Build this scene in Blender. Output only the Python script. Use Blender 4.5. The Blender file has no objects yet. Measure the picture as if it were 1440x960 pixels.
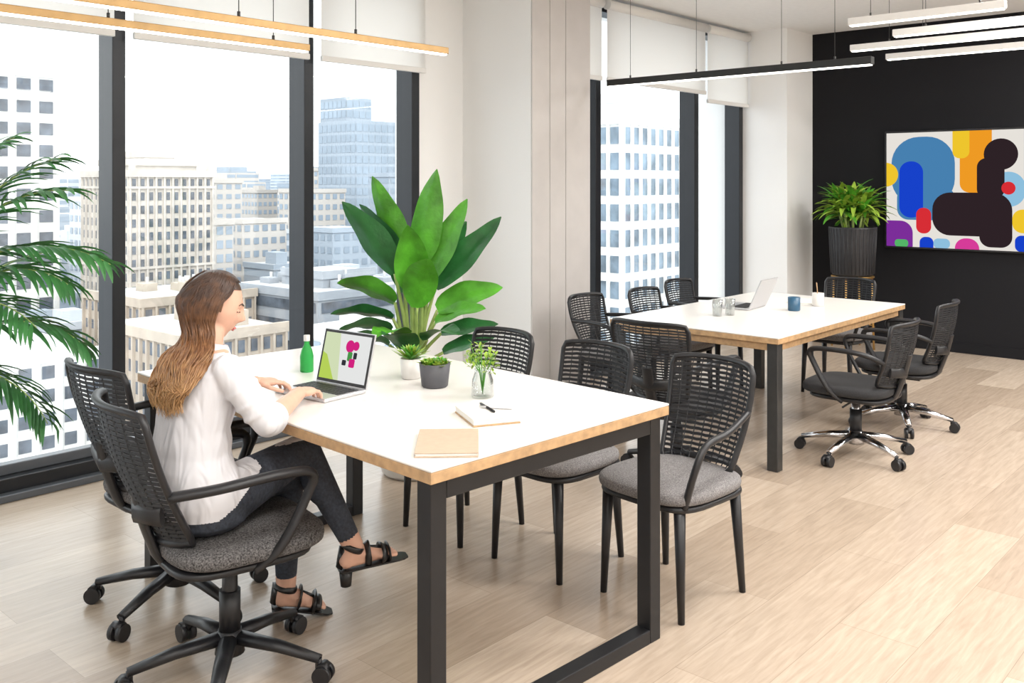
import bpy, math, random
from mathutils import Vector, Matrix
random.seed(7)
V=Vector
sc=bpy.context.scene
COL=sc.collection
# ------------------------------------------------------------------ materials
def nodes(m):
    m.use_nodes=True
    return m.node_tree.nodes, m.node_tree.links, m.node_tree.nodes['Principled BSDF']
def mat(name,col,rough=0.5,metal=0.0,var=0.0,scale=20,bump=0.0,bscale=None,emit=0,trans=0,alpha=1,ior=None,coat=0,bd=.01,spec=None):
    m=bpy.data.materials.new(name); n,l,p=nodes(m)
    p.inputs['Base Color'].default_value=(*col,1)
    p.inputs['Roughness'].default_value=rough
    p.inputs['Metallic'].default_value=metal
    if spec is not None: p.inputs['Specular IOR Level'].default_value=spec
    if trans: p.inputs['Transmission Weight'].default_value=trans
    if ior: p.inputs['IOR'].default_value=ior
    if coat: p.inputs['Coat Weight'].default_value=coat
    if emit:
        p.inputs['Emission Color'].default_value=(*col,1); p.inputs['Emission Strength'].default_value=emit
    if var or bump:
        tc=n.new('ShaderNodeTexCoord'); no=n.new('ShaderNodeTexNoise'); no.inputs['Scale'].default_value=scale
        no.inputs['Detail'].default_value=4
        l.new(tc.outputs['Object'],no.inputs['Vector'])
        if var:
            mx=n.new('ShaderNodeMix'); mx.data_type='RGBA'
            mx.inputs[6].default_value=(*[max(0,c*(1-var)) for c in col],1)
            mx.inputs[7].default_value=(*[min(1,c*(1+var)) for c in col],1)
            mr=n.new('ShaderNodeMapRange'); mr.inputs[1].default_value=.3; mr.inputs[2].default_value=.7
            l.new(no.outputs['Fac'],mr.inputs[0]); l.new(mr.outputs[0],mx.inputs[0]); l.new(mx.outputs[2],p.inputs['Base Color'])
        if bump:
            n2=no
            if bscale:
                n2=n.new('ShaderNodeTexNoise'); n2.inputs['Scale'].default_value=bscale; l.new(tc.outputs['Object'],n2.inputs['Vector'])
            b=n.new('ShaderNodeBump'); b.inputs['Strength'].default_value=bump; b.inputs['Distance'].default_value=bd
            l.new(n2.outputs['Fac'],b.inputs['Height']); l.new(b.outputs['Normal'],p.inputs['Normal'])
    return m
def emis(name,col,s):
    m=bpy.data.materials.new(name); m.use_nodes=True; n=m.node_tree.nodes; n.clear()
    e=n.new('ShaderNodeEmission'); o=n.new('ShaderNodeOutputMaterial'); e.inputs[0].default_value=(*col,1); e.inputs[1].default_value=s
    m.node_tree.links.new(e.outputs[0],o.inputs[0]); return m
def thin(name,kind):
    m=bpy.data.materials.new(name); m.use_nodes=True; n=m.node_tree.nodes; l=m.node_tree.links; n.clear()
    o=n.new('ShaderNodeOutputMaterial'); mx=n.new('ShaderNodeMixShader')
    if kind=='glass':
        a=n.new('ShaderNodeBsdfTransparent'); a.inputs[0].default_value=(.97,.985,.98,1)
        b=n.new('ShaderNodeBsdfGlossy'); b.inputs['Roughness'].default_value=0.02; mx.inputs[0].default_value=0.05
    elif kind=='jar':
        a=n.new('ShaderNodeBsdfTransparent'); a.inputs[0].default_value=(.93,.95,.95,1)
        b=n.new('ShaderNodeBsdfGlossy'); b.inputs['Roughness'].default_value=0.05
        lw=n.new('ShaderNodeLayerWeight'); lw.inputs[0].default_value=.35; l.new(lw.outputs['Facing'],mx.inputs[0])
    else:
        a=n.new('ShaderNodeBsdfDiffuse'); a.inputs[0].default_value=(.92,.91,.89,1)
        b=n.new('ShaderNodeBsdfTranslucent'); b.inputs[0].default_value=(.95,.94,.92,1); mx.inputs[0].default_value=0.6
    l.new(a.outputs[0],mx.inputs[1]); l.new(b.outputs[0],mx.inputs[2]); l.new(mx.outputs[0],o.inputs[0]); return m

M={}
M['white_wall']=mat('white_wall_paint',(.88,.88,.875),.7,bump=.05,scale=90)
M['panel']=mat('taupe_column_panel',(.56,.535,.52),.6,var=.03,scale=8)
M['black_wall']=mat('black_wall_paint',(.006,.006,.008),.7,bump=.05,scale=60,spec=.25)
M['ceiling']=mat('ceiling_paint',(.90,.90,.90),.8,var=.02)
M['frame']=mat('window_frame_metal',(.014,.016,.020),.35,.3,var=.05)
M['frame2']=mat('window_frame_edge_metal',(.10,.11,.125),.4,.3)
M['glass']=thin('window_glass','glass')
M['blind']=thin('roller_blind_fabric','blind')
M['tabletop']=mat('white_laminate',(.79,.765,.73),.28,var=.01)
M['oak']=mat('oak_edge',(.46,.29,.15),.5,var=.2,scale=35)
M['steel']=mat('black_steel',(.018,.018,.02),.4,.4,var=.1)
M['steelg']=mat('grey_steel',(.06,.06,.06),.4,.5,var=.1)
M['plastic']=mat('black_plastic',(.011,.011,.013),.42,bump=.05,scale=200)
M['mesh']=mat('black_mesh_weave',(.012,.013,.016),.55,var=.2,scale=80)
M['fabric']=mat('speckled_grey_fabric',(.10,.095,.095),.95,var=.95,scale=210,bump=.3)
M['fabric2']=mat('light_grey_fabric',(.19,.18,.18),.95,var=.5,scale=230,bump=.3)
M['fabric3']=mat('black_fabric',(.025,.025,.027),.9,var=.5,scale=300,bump=.2)
M['chrome']=mat('chrome',(.62,.62,.64),.16,1)
M['brass']=mat('brushed_brass',(.62,.38,.13),.35,.85,var=.1)
M['lampwhite']=emis('lamp_diffuser',(1,.96,.88),6)
M['lampwood']=mat('lamp_bar_brass',(.44,.28,.12),.4,.5,var=.1)
M['lampblk']=mat('lamp_bar_black',(.03,.03,.03),.4,.5)
M['lampgrey']=mat('lamp_bar_white',(.78,.77,.75),.4)
M['skin']=mat('skin',(.68,.40,.29),.5,var=.05,scale=30)
M['lips']=mat('lips',(.55,.15,.14),.4)
M['jeans']=mat('dark_denim',(.030,.036,.050),.85,var=.35,scale=120,bump=.6,bscale=20,bd=.02)
M['shoe']=mat('black_leather',(.012,.011,.011),.35,var=.1)
M['eye']=mat('eye_dark',(.03,.02,.015),.2)
M['leaf']=mat('banana_leaf',(.085,.33,.025),.38,var=.45,scale=7,bump=.25,bscale=40)
M['leafd']=mat('dark_leaf',(.025,.14,.035),.33,var=.35,scale=8,bump=.2,bscale=40)
M['leafl']=mat('lime_leaf',(.28,.43,.045),.5,var=.3,scale=15)
M['palm']=mat('palm_leaf',(.05,.20,.055),.45,var=.5,scale=6)
M['stem']=mat('plant_stem',(.32,.43,.12),.5,var=.2,scale=12)
M['soil']=mat('potting_soil',(.04,.025,.018),.95,var=.4,scale=80,bump=.6)
M['potw']=mat('white_ceramic',(.68,.66,.63),.35,var=.02)
M['potg']=mat('charcoal_ceramic',(.025,.025,.028),.55,var=.15)
M['potgl']=mat('grey_ceramic',(.08,.08,.09),.6,var=.1)
M['alu']=mat('aluminium_shell',(.62,.62,.64),.35,.7)
M['keys']=mat('keyboard_black',(.02,.02,.022),.5)
M['paper']=mat('paper',(.78,.76,.71),.8,var=.02)
M['folder']=mat('beige_leather',(.50,.38,.28),.55,var=.05,scale=50,bump=.1)
M['glassjar']=thin('clear_glass','jar')
M['greenglass']=mat('green_bottle_glass',(.05,.45,.10),.08,trans=.6,ior=1.3)
M['bluecup']=mat('blue_glazed_mug',(.03,.10,.18),.3,var=.1)
M['b_white']=mat('white_concrete_facade',(.72,.72,.71),.8,var=.05,scale=.3)
M['b_stone']=mat('limestone_facade',(.54,.50,.455),.85,var=.14,scale=.4)
M['b_tan']=mat('tan_brick_facade',(.44,.38,.32),.85,var=.12,scale=.4)
M['b_grey']=mat('grey_facade',(.32,.35,.39),.7,var=.1,scale=.3)
M['b_glass']=mat('curtain_wall_blue',(.36,.44,.52),.35,var=.1,scale=.1)
M['b_win']=mat('facade_window_dark',(.10,.12,.15),.25,var=.5,scale=.35)
M['b_win2']=mat('facade_window_blue',(.15,.20,.25),.3,var=.5,scale=.35)
M['b_roof']=mat('roof_membrane',(.48,.48,.48),.9,var=.15,scale=.2)
M['far1']=mat('hazed_concrete',(.52,.56,.61),.9,var=.15,scale=.02)  # skyline materials: distance haze is painted into the pale base colours
M['far3']=mat('hazed_sandstone',(.50,.47,.44),.9,var=.15,scale=.02)
M['far4']=mat('hazed_slate',(.33,.38,.44),.9,var=.15,scale=.02)
M['far2']=mat('hazed_window',(.28,.34,.41),.6,var=.2,scale=.05)
M['ground']=mat('street_asphalt',(.36,.38,.41),.9,var=.2,scale=.03)

def blouse_mat():
    m=bpy.data.materials.new('white_blouse_cotton'); n,l,p=nodes(m)
    p.inputs['Base Color'].default_value=(.66,.655,.685,1); p.inputs['Roughness'].default_value=.85
    tc=n.new('ShaderNodeTexCoord'); mp=n.new('ShaderNodeMapping'); mp.inputs['Rotation'].default_value=(.5,.55,.2); mp.inputs['Scale'].default_value=(14,14,4.5)
    l.new(tc.outputs['Object'],mp.inputs[0])
    no=n.new('ShaderNodeTexNoise'); no.inputs['Scale'].default_value=1; no.inputs['Detail'].default_value=2; no.inputs['Distortion'].default_value=.8; l.new(mp.outputs[0],no.inputs['Vector'])
    b=n.new('ShaderNodeBump'); b.inputs['Strength'].default_value=.75; b.inputs['Distance'].default_value=.03; l.new(no.outputs['Fac'],b.inputs['Height']); l.new(b.outputs['Normal'],p.inputs['Normal'])
    return m
M['blouse']=blouse_mat()
def floor_mat():
    m=bpy.data.materials.new('oak_plank_floor'); n,l,p=nodes(m)
    tc=n.new('ShaderNodeTexCoord')
    br=n.new('ShaderNodeTexBrick'); l.new(tc.outputs['Object'],br.inputs['Vector'])
    br.inputs['Scale'].default_value=1; br.inputs['Brick Width'].default_value=1.25; br.inputs['Row Height'].default_value=.26
    br.inputs['Mortar Size'].default_value=.0012; br.inputs['Mortar Smooth'].default_value=.5
    br.inputs['Color1'].default_value=(.375,.295,.225,1); br.inputs['Color2'].default_value=(.53,.435,.345,1); br.inputs['Mortar'].default_value=(.30,.235,.18,1)
    mp2=n.new('ShaderNodeMapping'); mp2.inputs['Scale'].default_value=(3,34,1); l.new(tc.outputs['Object'],mp2.inputs[0])
    no=n.new('ShaderNodeTexNoise'); no.inputs['Scale'].default_value=1.6; no.inputs['Detail'].default_value=9; no.inputs['Roughness'].default_value=.6; no.inputs['Distortion'].default_value=.6; l.new(mp2.outputs[0],no.inputs['Vector'])
    cr=n.new('ShaderNodeValToRGB'); cr.color_ramp.elements[0].position=.32; cr.color_ramp.elements[0].color=(.84,.825,.81,1); cr.color_ramp.elements[1].position=.66; cr.color_ramp.elements[1].color=(1.07,1.07,1.07,1)
    l.new(no.outputs['Fac'],cr.inputs[0])
    mx=n.new('ShaderNodeMix'); mx.data_type='RGBA'; mx.blend_type='MULTIPLY'; mx.inputs[0].default_value=1
    l.new(br.outputs['Color'],mx.inputs[6]); l.new(cr.outputs[0],mx.inputs[7]); l.new(mx.outputs[2],p.inputs['Base Color'])
    p.inputs['Roughness'].default_value=.27
    b=n.new('ShaderNodeBump'); b.inputs['Strength'].default_value=.15; b.inputs['Distance'].default_value=.003; l.new(no.outputs['Fac'],b.inputs['Height']); l.new(b.outputs['Normal'],p.inputs['Normal'])
    return m
M['floor']=floor_mat()
def hair_mat():
    m=bpy.data.materials.new('ombre_hair'); n,l,p=nodes(m)
    g=n.new('ShaderNodeNewGeometry'); s=n.new('ShaderNodeSeparateXYZ'); l.new(g.outputs['Position'],s.inputs[0])
    no=n.new('ShaderNodeTexNoise'); no.inputs['Scale'].default_value=45; l.new(g.outputs['Position'],no.inputs['Vector'])
    mr=n.new('ShaderNodeMapRange'); mr.inputs[1].default_value=.84; mr.inputs[2].default_value=1.18; l.new(s.outputs[2],mr.inputs[0])
    ad=n.new('ShaderNodeMath'); ad.operation='MULTIPLY_ADD'; ad.inputs[1].default_value=.7; l.new(no.outputs['Fac'],ad.inputs[0]); 
    sb=n.new('ShaderNodeMath'); sb.operation='SUBTRACT'; sb.inputs[1].default_value=.35; l.new(mr.outputs[0],sb.inputs[0]); l.new(sb.outputs[0],ad.inputs[2])
    cr=n.new('ShaderNodeValToRGB'); e=cr.color_ramp.elements; e[0].position=.0; e[0].color=(.50,.29,.125,1); e[1].position=1; e[1].color=(.045,.020,.011,1)
    x=e.new(.5); x.color=(.20,.09,.038,1)
    l.new(ad.outputs[0],cr.inputs[0]); l.new(cr.outputs[0],p.inputs['Base Color']); p.inputs['Roughness'].default_value=.42
    return m
M['hair']=hair_mat()

# ------------------------------------------------------------------ builder
class B:
    def __init__(s): s.v=[]; s.f=[]; s.m=[]; s.s=[]
    def add(s,vs,fs,mi=0,sm=False):
        o=len(s.v); s.v+= [tuple(v) for v in vs]
        for f in fs: s.f.append(tuple(i+o for i in f)); s.m.append(mi); s.s.append(sm)
    def box(s,c,d,mi=0,R=None):
        vs=[]
        for x in(-.5,.5):
            for y in(-.5,.5):
                for z in(-.5,.5):
                    p=V((x*d[0],y*d[1],z*d[2]))
                    if R: p=R@p
                    vs.append(p+V(c))
        s.add(vs,[(0,1,3,2),(4,6,7,5),(0,4,5,1),(2,3,7,6),(0,2,6,4),(1,5,7,3)],mi)
    def bb(s,a,b,mi=0): s.box([(a[i]+b[i])/2 for i in range(3)],[abs(b[i]-a[i]) for i in range(3)],mi)
    def tube(s,pts,r,n=8,mi=0,closed=False,sq=(1,1),up=None):
        pts=[V(p) for p in pts]; N=len(pts)
        rs=r if isinstance(r,(list,tuple)) else [r]*N
        T=[]
        for i in range(N):
            a=pts[(i-1)%N] if closed or i>0 else pts[i]; b=pts[(i+1)%N] if closed or i<N-1 else pts[i]
            T.append((b-a).normalized() if (b-a).length>1e-9 else V((0,0,1)))
        u=V(up) if up else (V((0,0,1)) if abs(T[0].z)<.9 else V((1,0,0)))
        nrm=(u-T[0]*u.dot(T[0])).normalized(); vs=[]
        for i in range(N):
            nrm=(nrm-T[i]*nrm.dot(T[i])).normalized(); bi=T[i].cross(nrm)
            for k in range(n):
                a=2*math.pi*(k+.5)/n
                vs.append(pts[i]+(nrm*math.cos(a)*sq[0]+bi*math.sin(a)*sq[1])*rs[i])
        fs=[]
        for i in range(N if closed else N-1):
            j=(i+1)%N
            for k in range(n): fs.append((i*n+k,i*n+(k+1)%n,j*n+(k+1)%n,j*n+k))
        s.add(vs,fs,mi,n>4)
        if not closed:
            o=len(s.v)-len(vs)
            s.f.append(tuple(o+k for k in range(n))[::-1]); s.m.append(mi); s.s.append(False)
            s.f.append(tuple(o+(N-1)*n+k for k in range(n))); s.m.append(mi); s.s.append(False)
    def lathe(s,prof,c=(0,0,0),n=32,mi=0,R=None):
        vs=[];fs=[]
        for r,z in prof:
            for k in range(n):
                a=2*math.pi*k/n; p=V((r*math.cos(a),r*math.sin(a),z))
                if R: p=R@p
                vs.append(p+V(c))
        for i in range(len(prof)-1):
            for k in range(n): fs.append((i*n+k,i*n+(k+1)%n,(i+1)*n+(k+1)%n,(i+1)*n+k))
        s.add(vs,fs,mi,True)
    def surf(s,fn,nu,nv,mi=0,wu=False):
        vs=[fn(i/nu,j/nv) for i in range(nu if wu else nu+1) for j in range(nv+1)]; fs=[]
        for i in range(nu):
            i2=(i+1)%nu if wu else i+1
            for j in range(nv): fs.append((i*(nv+1)+j,i2*(nv+1)+j,i2*(nv+1)+j+1,i*(nv+1)+j+1))
        s.add(vs,fs,mi,True)
    def sell(s,c,r,e1=1,e2=1,mi=0,R=None,nu=32,nv=16):
        def pw(x,e): return math.copysign(abs(x)**e,x)
        def fn(u,v):
            a=2*math.pi*u; b=math.pi*(v-.5)
            p=V((r[0]*pw(math.cos(b),e2)*pw(math.cos(a),e1),r[1]*pw(math.cos(b),e2)*pw(math.sin(a),e1),r[2]*pw(math.sin(b),e2)))
            if R: p=R@p
            return p+V(c)
        s.surf(fn,nu,nv,mi,True)
    def capsule(s,a,b,r0,r1,mi=0,n=16):
        a=V(a);b=V(b);L=(b-a).length
        if L<1e-6: return s.sell(a,(r0,)*3)
        R=(b-a).to_track_quat('Z','Y').to_matrix(); pr=[]
        for k in range(7): t=math.pi/2*k/6; pr.append((max(1e-4,r0*math.sin(t)),-r0*math.cos(t)))
        for k in range(7): t=math.pi/2*k/6; pr.append((max(1e-4,r1*math.cos(t)),L+r1*math.sin(t)))
        s.lathe(pr,a,n,mi,R)
        o=len(s.v)-n*len(pr)
        s.f.append(tuple(o+k for k in range(n))[::-1]); s.m.append(mi); s.s.append(True)
        s.f.append(tuple(o+(len(pr)-1)*n+k for k in range(n))); s.m.append(mi); s.s.append(True)
    def leaf(s,p0,az,el,L,W,droop,mi=0,nu=10,nv=4,fold=.25,prof=None,roll=0,wave=0):
        p=V(p0); side=V((-math.sin(az),math.cos(az),0)); pts=[]
        e=el
        for i in range(nu+1):
            d=V((math.cos(az)*math.cos(e),math.sin(az)*math.cos(e),math.sin(e)))
            pts.append((p.copy(),d)); p=p+d*(L/nu); e-=droop/nu
        def fn(u,v):
            i=round(u*nu); q,d=pts[i]; sd=Matrix.Rotation(roll,3,d)@side; nm=sd.cross(d)
            if nm.z<0 and abs(el)<1.3: nm=-nm
            w=W*(prof(u) if prof else max(.02,math.sin(math.pi*min(1,(u*.96+.02))**.85)**.8))
            t=v*2-1
            return q+sd*w*t+nm*(fold*abs(t)*w+wave*math.sin(u*14+t)*abs(t))
        s.surf(fn,nu,nv,mi)
        return pts[-1][0]
    def shape(s,pts2,fn,mi=0):
        s.add([fn(x,y) for x,y in pts2],[tuple(range(len(pts2)))],mi)
    def make(s,name,mats,parent=None,bevel=0,solid=0,sub=0,loc=None):
        me=bpy.data.meshes.new(name); me.from_pydata(s.v,[],s.f); 
        for m in mats: me.materials.append(M[m] if isinstance(m,str) else m)
        me.polygons.foreach_set('material_index',s.m); me.polygons.foreach_set('use_smooth',s.s); me.update()
        o=bpy.data.objects.new(name,me); COL.objects.link(o)
        if parent: o.parent=parent
        if loc: o.location=loc
        if solid: d=o.modifiers.new('solid','SOLIDIFY'); d.thickness=solid
        if bevel: d=o.modifiers.new('bevel','BEVEL'); d.width=bevel; d.segments=2; d.limit_method='ANGLE'; d.angle_limit=math.radians(40)
        if sub: d=o.modifiers.new('sub','SUBSURF'); d.levels=sub; d.render_levels=sub
        return o
def empty(name,loc=(0,0,0),rz=0):
    e=bpy.data.objects.new(name,None); e.location=loc; e.rotation_euler=(0,0,rz); e.empty_display_size=.1; COL.objects.link(e); return e
def spline(pts,n=8):
    P=[V(p) for p in pts]; out=[]
    for i in range(len(P)-1):
        a=P[max(i-1,0)];b=P[i];c=P[i+1];d=P[min(i+2,len(P)-1)]
        for k in range(n):
            t=k/n; out.append(.5*((2*b)+(c-a)*t+(2*a-5*b+4*c-d)*t*t+(3*b-a-3*c+d)*t**3))
    out.append(P[-1]); return out

# ------------------------------------------------------------------ room
H=2.95; X0=-2.5; X1=8.8; Y0=-4.0; YW=4.75; YW2=4.4
b=B(); b.bb((X0-.2,Y0-.2,-.25),(X1+.2,5.0,0)); b.make('floor',['floor'])
b=B(); b.bb((X0-.2,Y0-.2,H),(X1+.2,5.0,H+.3)); b.make('ceiling',['ceiling'])
b=B(); b.bb((X1,Y0,0),(X1+.2,5.0,H)); b.make('wall_black',['black_wall'])
b=B(); b.bb((X0-.2,Y0,0),(X0,5.0,H)); b.make('wall_left',['white_wall'])
b=B(); b.bb((X0-.2,Y0-.2,0),(X1+.2,Y0,H)); b.make('wall_rear',['white_wall'])
b=B(); b.bb((4.35,YW,0),(4.77,YW+.25,H)); b.make('wall_window_pier',['white_wall'])
# columns
e=empty('column')
b=B(); b.bb((4.77,4.105,0),(5.416,5.0,H)); b.make('shaft',['white_wall'],e)
b=B()
for a,c in ((4.772,4.955),(4.961,5.13),(5.136,5.414)): b.bb((a,4.093,0.0),(c,4.1045,H))
b.make('cladding_panels',['panel'],e,bevel=.002)
e=empty('column')
b=B(); b.bb((8.24,3.93,0),(8.798,5.0,H)); b.make('shaft',['white_wall'],e)
b=B(); b.bb((X1-.012,Y0,0),(X1,3.93,.09)); b.make('baseboard_black',['black_wall'])

def window(name,xs,y,x0,x1,blinds):
    e=empty(name)
    b=B()
    b.bb((x0,y-.01,0),(x1,y+.16,.10),0); b.bb((x0,y-.06,0.0),(x1,y+.16,.035),1)
    b.bb((x0,y,H-.1),(x1,y+.16,H),0)
    for x in xs:
        b.bb((x-.035,y-.02,.10),(x+.035,y+.14,H-.1),0); b.bb((x+.035,y+.03,.10),(x+.052,y+.12,H-.1),1)
    b.bb((x0,y+.05,.10),(x1,y+.11,.15),1)
    b.make('frame',['frame','frame2'],e,bevel=.004)
    b=B(); b.bb((x0,y+.075,.12),(x1,y+.083,H-.1)); b.make('pane',['glass'],e)
    for k,(a,c,z) in enumerate(blinds):
        be=empty('roller_blind')
        b=B(); b.bb((a,y-.082,z+.03),(c,y-.0818,H-.03),0); b.make('fabric',['blind'],be)
        b=B(); b.bb((a,y-.095,z),(c,y-.07,z+.035)); b.make('bottom_rail',['lampgrey'],be,bevel=.004)
        b=B(); b.tube([(a,y-.08,H-.06),(c,y-.08,H-.06)],.04,16); b.make('roller_tube',['lampgrey'],be)
window('window_1',[-1.35,-.15,1.05,2.244,3.426,4.30],YW,X0,4.35,[(-.1,1.0,2.24),(1.1,2.19,2.24),(2.29,3.38,2.24),(3.47,4.33,2.24)])
window('window_2',[5.90,7.375,8.20],YW2,5.416,8.24,[(5.45,5.86,2.29),(5.93,7.42,2.29),(7.46,8.22,2.22)])

# ------------------------------------------------------------------ tables
def table(name,c,w,l,rz,z,slab,style):
    e=empty(name,(c[0],c[1],0),rz)
    b=B(); b.box((0,0,z-.004),(w,l,.008),0); b.make('top_surface',['tabletop'],e,bevel=.003)
    b=B(); b.box((0,0,z-.008-slab/2),(w-.001,l-.001,slab),0); b.make('oak_slab',['oak'],e,bevel=.002)
    b=B(); zt=z-.008-slab
    if style=='frame':
        t=.055
        for sy in(-1,1):
            yy=sy*(l/2-.05)
            for sx in(-1,1): b.box((sx*(w/2-.045),yy,(zt)/2),(t,t,zt),0)
            b.box((0,yy,zt-.028),(w-.09-t,t,.055),0); b.box((0,yy,.0225),(w-.09-t,t,.045),0)
        for sx in (-1,1): b.box((sx*(w/2-.30),0,zt-.02),(.04,l-.16,.04),0)
        b.make('steel_frame',['steel'],e,bevel=.003)
    else:
        t=.06
        for sy in(-1,1):
            for sx in(-1,1): b.box((sx*(w/2-.04),sy*(l/2-.04),zt/2),(t,t,zt),0)
            b.box((0,sy*(l/2-.04),zt-.02),(w-.08-t,.04,.04),1)
        for sx in(-1,1): b.box((sx*(w/2-.04),0,zt-.02),(.04,l-.08-t,.04),1)
        b.make('legs_and_apron',['steelg','oak'],e,bevel=.003)
table('conference_table',(2.18,2.573),1.02,1.75,math.radians(-3.2),.775,.03,'frame')
table('conference_table',(5.4375,2.735),1.845,1.07,0,.70,.028,'legs')

# ------------------------------------------------------------------ chairs
def back_surface(z0,z1,x0,lean,wb,wt,wrap,belly):
    def P(u,v):   # u -1..1, v 0..1
        hw=wb+(wt-wb)*math.sin(min(1,v*1.1)*math.pi/2)
        k=1-.07*max(0,(v-.93)/.07)**2-.10*max(0,(.06-v)/.06)**2
        x=x0-lean*v+wrap*u*u
        return V((x,hw*k*u,z0+(z1-z0)*v-.008*abs(u)**5*v+.012*abs(u)**3*(1-v)))
    return P
def slat_back(e,P,rows,cols,frame_r,name='backrest'):
    b=B()
    bd=[P(-1,v/14) for v in range(15)]+[P(-1+2*u/14,1) for u in range(1,14)]+[P(1,1-v/14) for v in range(15)]+[P(1-2*u/10,0) for u in range(1,10)]
    b.tube(bd,frame_r,8,0,closed=True,sq=(1.1,.8))
    hgt=(P(0,1).z-P(0,0).z)
    for r in range(1,rows):
        v=r/rows
        pts=[P(-1+2*k/20,v+.0025*math.sin(k*2.2+r*1.7)) for k in range(21)]
        b.tube(pts,hgt/rows*.44,4,1,sq=(1,.22),up=(0,0,1))
    for c in range(1,cols):
        u=-1+2*c/cols
        b.tube([P(u,v/12) for v in range(13)],.0025,4,1)
    return b.make(name,['plastic','mesh'],e)
def office_chair(loc,rz,top=.93,chrome=False,seatm='fabric',name='office_chair',arms=True,zs=.47,spin=0.3,lean=.10):
    e=empty(name,(loc[0],loc[1],0),rz)
    b=B(); mi=1 if chrome else 0
    b.tube([(0,0,.07),(0,0,.14)],[.045,.035],20,mi); b.tube([(0,0,.13),(0,0,zs-.09)],[.026,.022],16,mi); b.tube([(0,0,.13),(0,0,.26)],.032,16,0)
    for k in range(5):
        a=2*math.pi*k/5+spin; c,s=math.cos(a),math.sin(a)
        b.tube([(.03*c,.03*s,.115),(.16*c,.16*s,.10),(.29*c,.29*s,.072)],[.026,.022,.016],8,mi,sq=(.8,1.1))
        b.tube([(.285*c,.285*s,.075),(.285*c,.285*s,.045)],.010,8,0)
        for q in(-1,1):
            cx,cy=.30*c-s*.016*q,.30*s+c*.016*q
            b.tube([(cx-s*.009*q,cy+c*.009*q,.0285),(cx+s*.009*q,cy-c*.009*q,.0285)],.028,18,0)
        b.tube([(.30*c+s*.02,.30*s-c*.02,.045),(.30*c-s*.02,.30*s+c*.02,.045)],.018,10,0)
    b.make('star_base',['plastic','chrome'],e)
    b=B(); b.sell((0.02,0,zs-.035),(.235,.235,.036),.55,.55,0,nu=48); b.make('seat_cushion',[seatm],e)
    b=B(); b.sell((0,0,zs-.075),(.215,.21,.018),.5,.5,0); b.box((-.02,0,zs-.10),(.2,.13,.04),0)
    b.tube(spline([(-.08,0,zs-.10),(-.19,0,zs-.085),(-.245,0,zs+.02),(-.285,0,zs+.17)],6),.02,8,0,sq=(.7,1.6))
    b.tube([(-.02,.1,zs-.1),(-.02,.25,zs-.105)],.006,8,0); b.make('tilt_mechanism',['plastic'],e,bevel=.003)
    P0=back_surface(zs+.0,top,-.215,lean,.155,.215,.055,0)
    def P2(u,v):
        p=P0(u,v); p.x-=.030*math.sin(v*math.pi*.9)*(1-u*u*.3); return p
    slat_back(e,P2,28,10,.013)
    b=B(); 
    b.tube([P2(-.8,.24)-V((.014,0,0)),P2(0,.2)-V((.02,0,0)),P2(.8,.24)-V((.014,0,0))],.016,8,0,sq=(1.8,.5)); b.make('lumbar_bar',['plastic'],e)
    if arms:
        for q in(-1,1):
            b=B()
            pts=spline([P2(q,.40),(-.12,q*.252,zs+.185),(.05,q*.26,zs+.195),(.15,q*.258,zs+.18),(.13,q*.25,zs+.10),(.06,q*.24,zs-.02),(.0,q*.20,zs-.085)],6)
            n=len(pts); b.tube(pts,[.019 if i<n*.55 else .015 for i in range(n)],8,0,sq=(.75,1.15)); b.make('armrest_'+('l' if q>0 else 'r'),['plastic'],e)
    return e
def side_chair(loc,rz,top=.82,seatm='fabric2',arms=(1,-1),name='conference_armchair',leg='plastic'):
    e=empty(name,(loc[0],loc[1],0),rz); zs=.45
    b=B(); b.sell((0.01,0,zs-.03),(.225,.225,.035),.6,.6,0,nu=48); b.make('seat_cushion',[seatm],e)
    b=B(); b.sell((0.0,0,zs-.065),(.215,.215,.018),.5,.5,0)
    for sx in(-1,1):
        for sy in(-1,1):
            b.tube([(sx*.165,sy*.16,zs-.06),(sx*.185-.01,sy*.175,.0)],[.021,.012],10,0)
    b.make('legs_and_pan',[leg],e)
    P0=back_surface(zs-.03,top,-.19,.12,.155,.185,.055,0)
    def P2(u,v):
        p=P0(u,v); p.x-=.02*math.sin(v*math.pi); return p
    slat_back(e,P2,22,10,.011)
    for q in arms:
        b=B(); pts=spline([P2(q,.58),(-.03,q*.228,zs+.175),(.11,q*.232,zs+.155),(.165,q*.225,zs+.08),(.165,q*.18,zs-.06)],6)
        b.tube(pts,.013,8,0,sq=(1,1)); b.make('armrest_'+('l' if q>0 else 'r'),['plastic'],e)
    return e
R=math.radians
office_chair((1.555,2.55),R(-11),top=.88,spin=R(25),lean=.15)
office_chair((1.70,3.13),R(0),top=.89,spin=R(60),lean=.13)
side_chair((2.945,1.855),R(175),arms=(1,))
side_chair((2.91,2.37),R(177),arms=())
side_chair((2.91,2.90),R(178),arms=())
office_chair((4.13,2.57),R(2),top=.82,seatm='fabric3',name='office_chair',zs=.43)
side_chair((4.92,3.50),R(-90),seatm='fabric2',top=.76)
side_chair((5.48,3.42),R(-90),seatm='fabric2',top=.76)
side_chair((6.06,3.50),R(-90),seatm='fabric2',top=.77)
side_chair((6.58,2.76),R(180),seatm='fabric2',top=.79)
office_chair((5.10,2.03),R(92),top=.76,chrome=True,seatm='fabric3',zs=.42,spin=R(10),lean=.09)
office_chair((5.92,2.07),R(95),top=.78,chrome=True,seatm='fabric3',zs=.42,spin=R(40),lean=.09)

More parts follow.
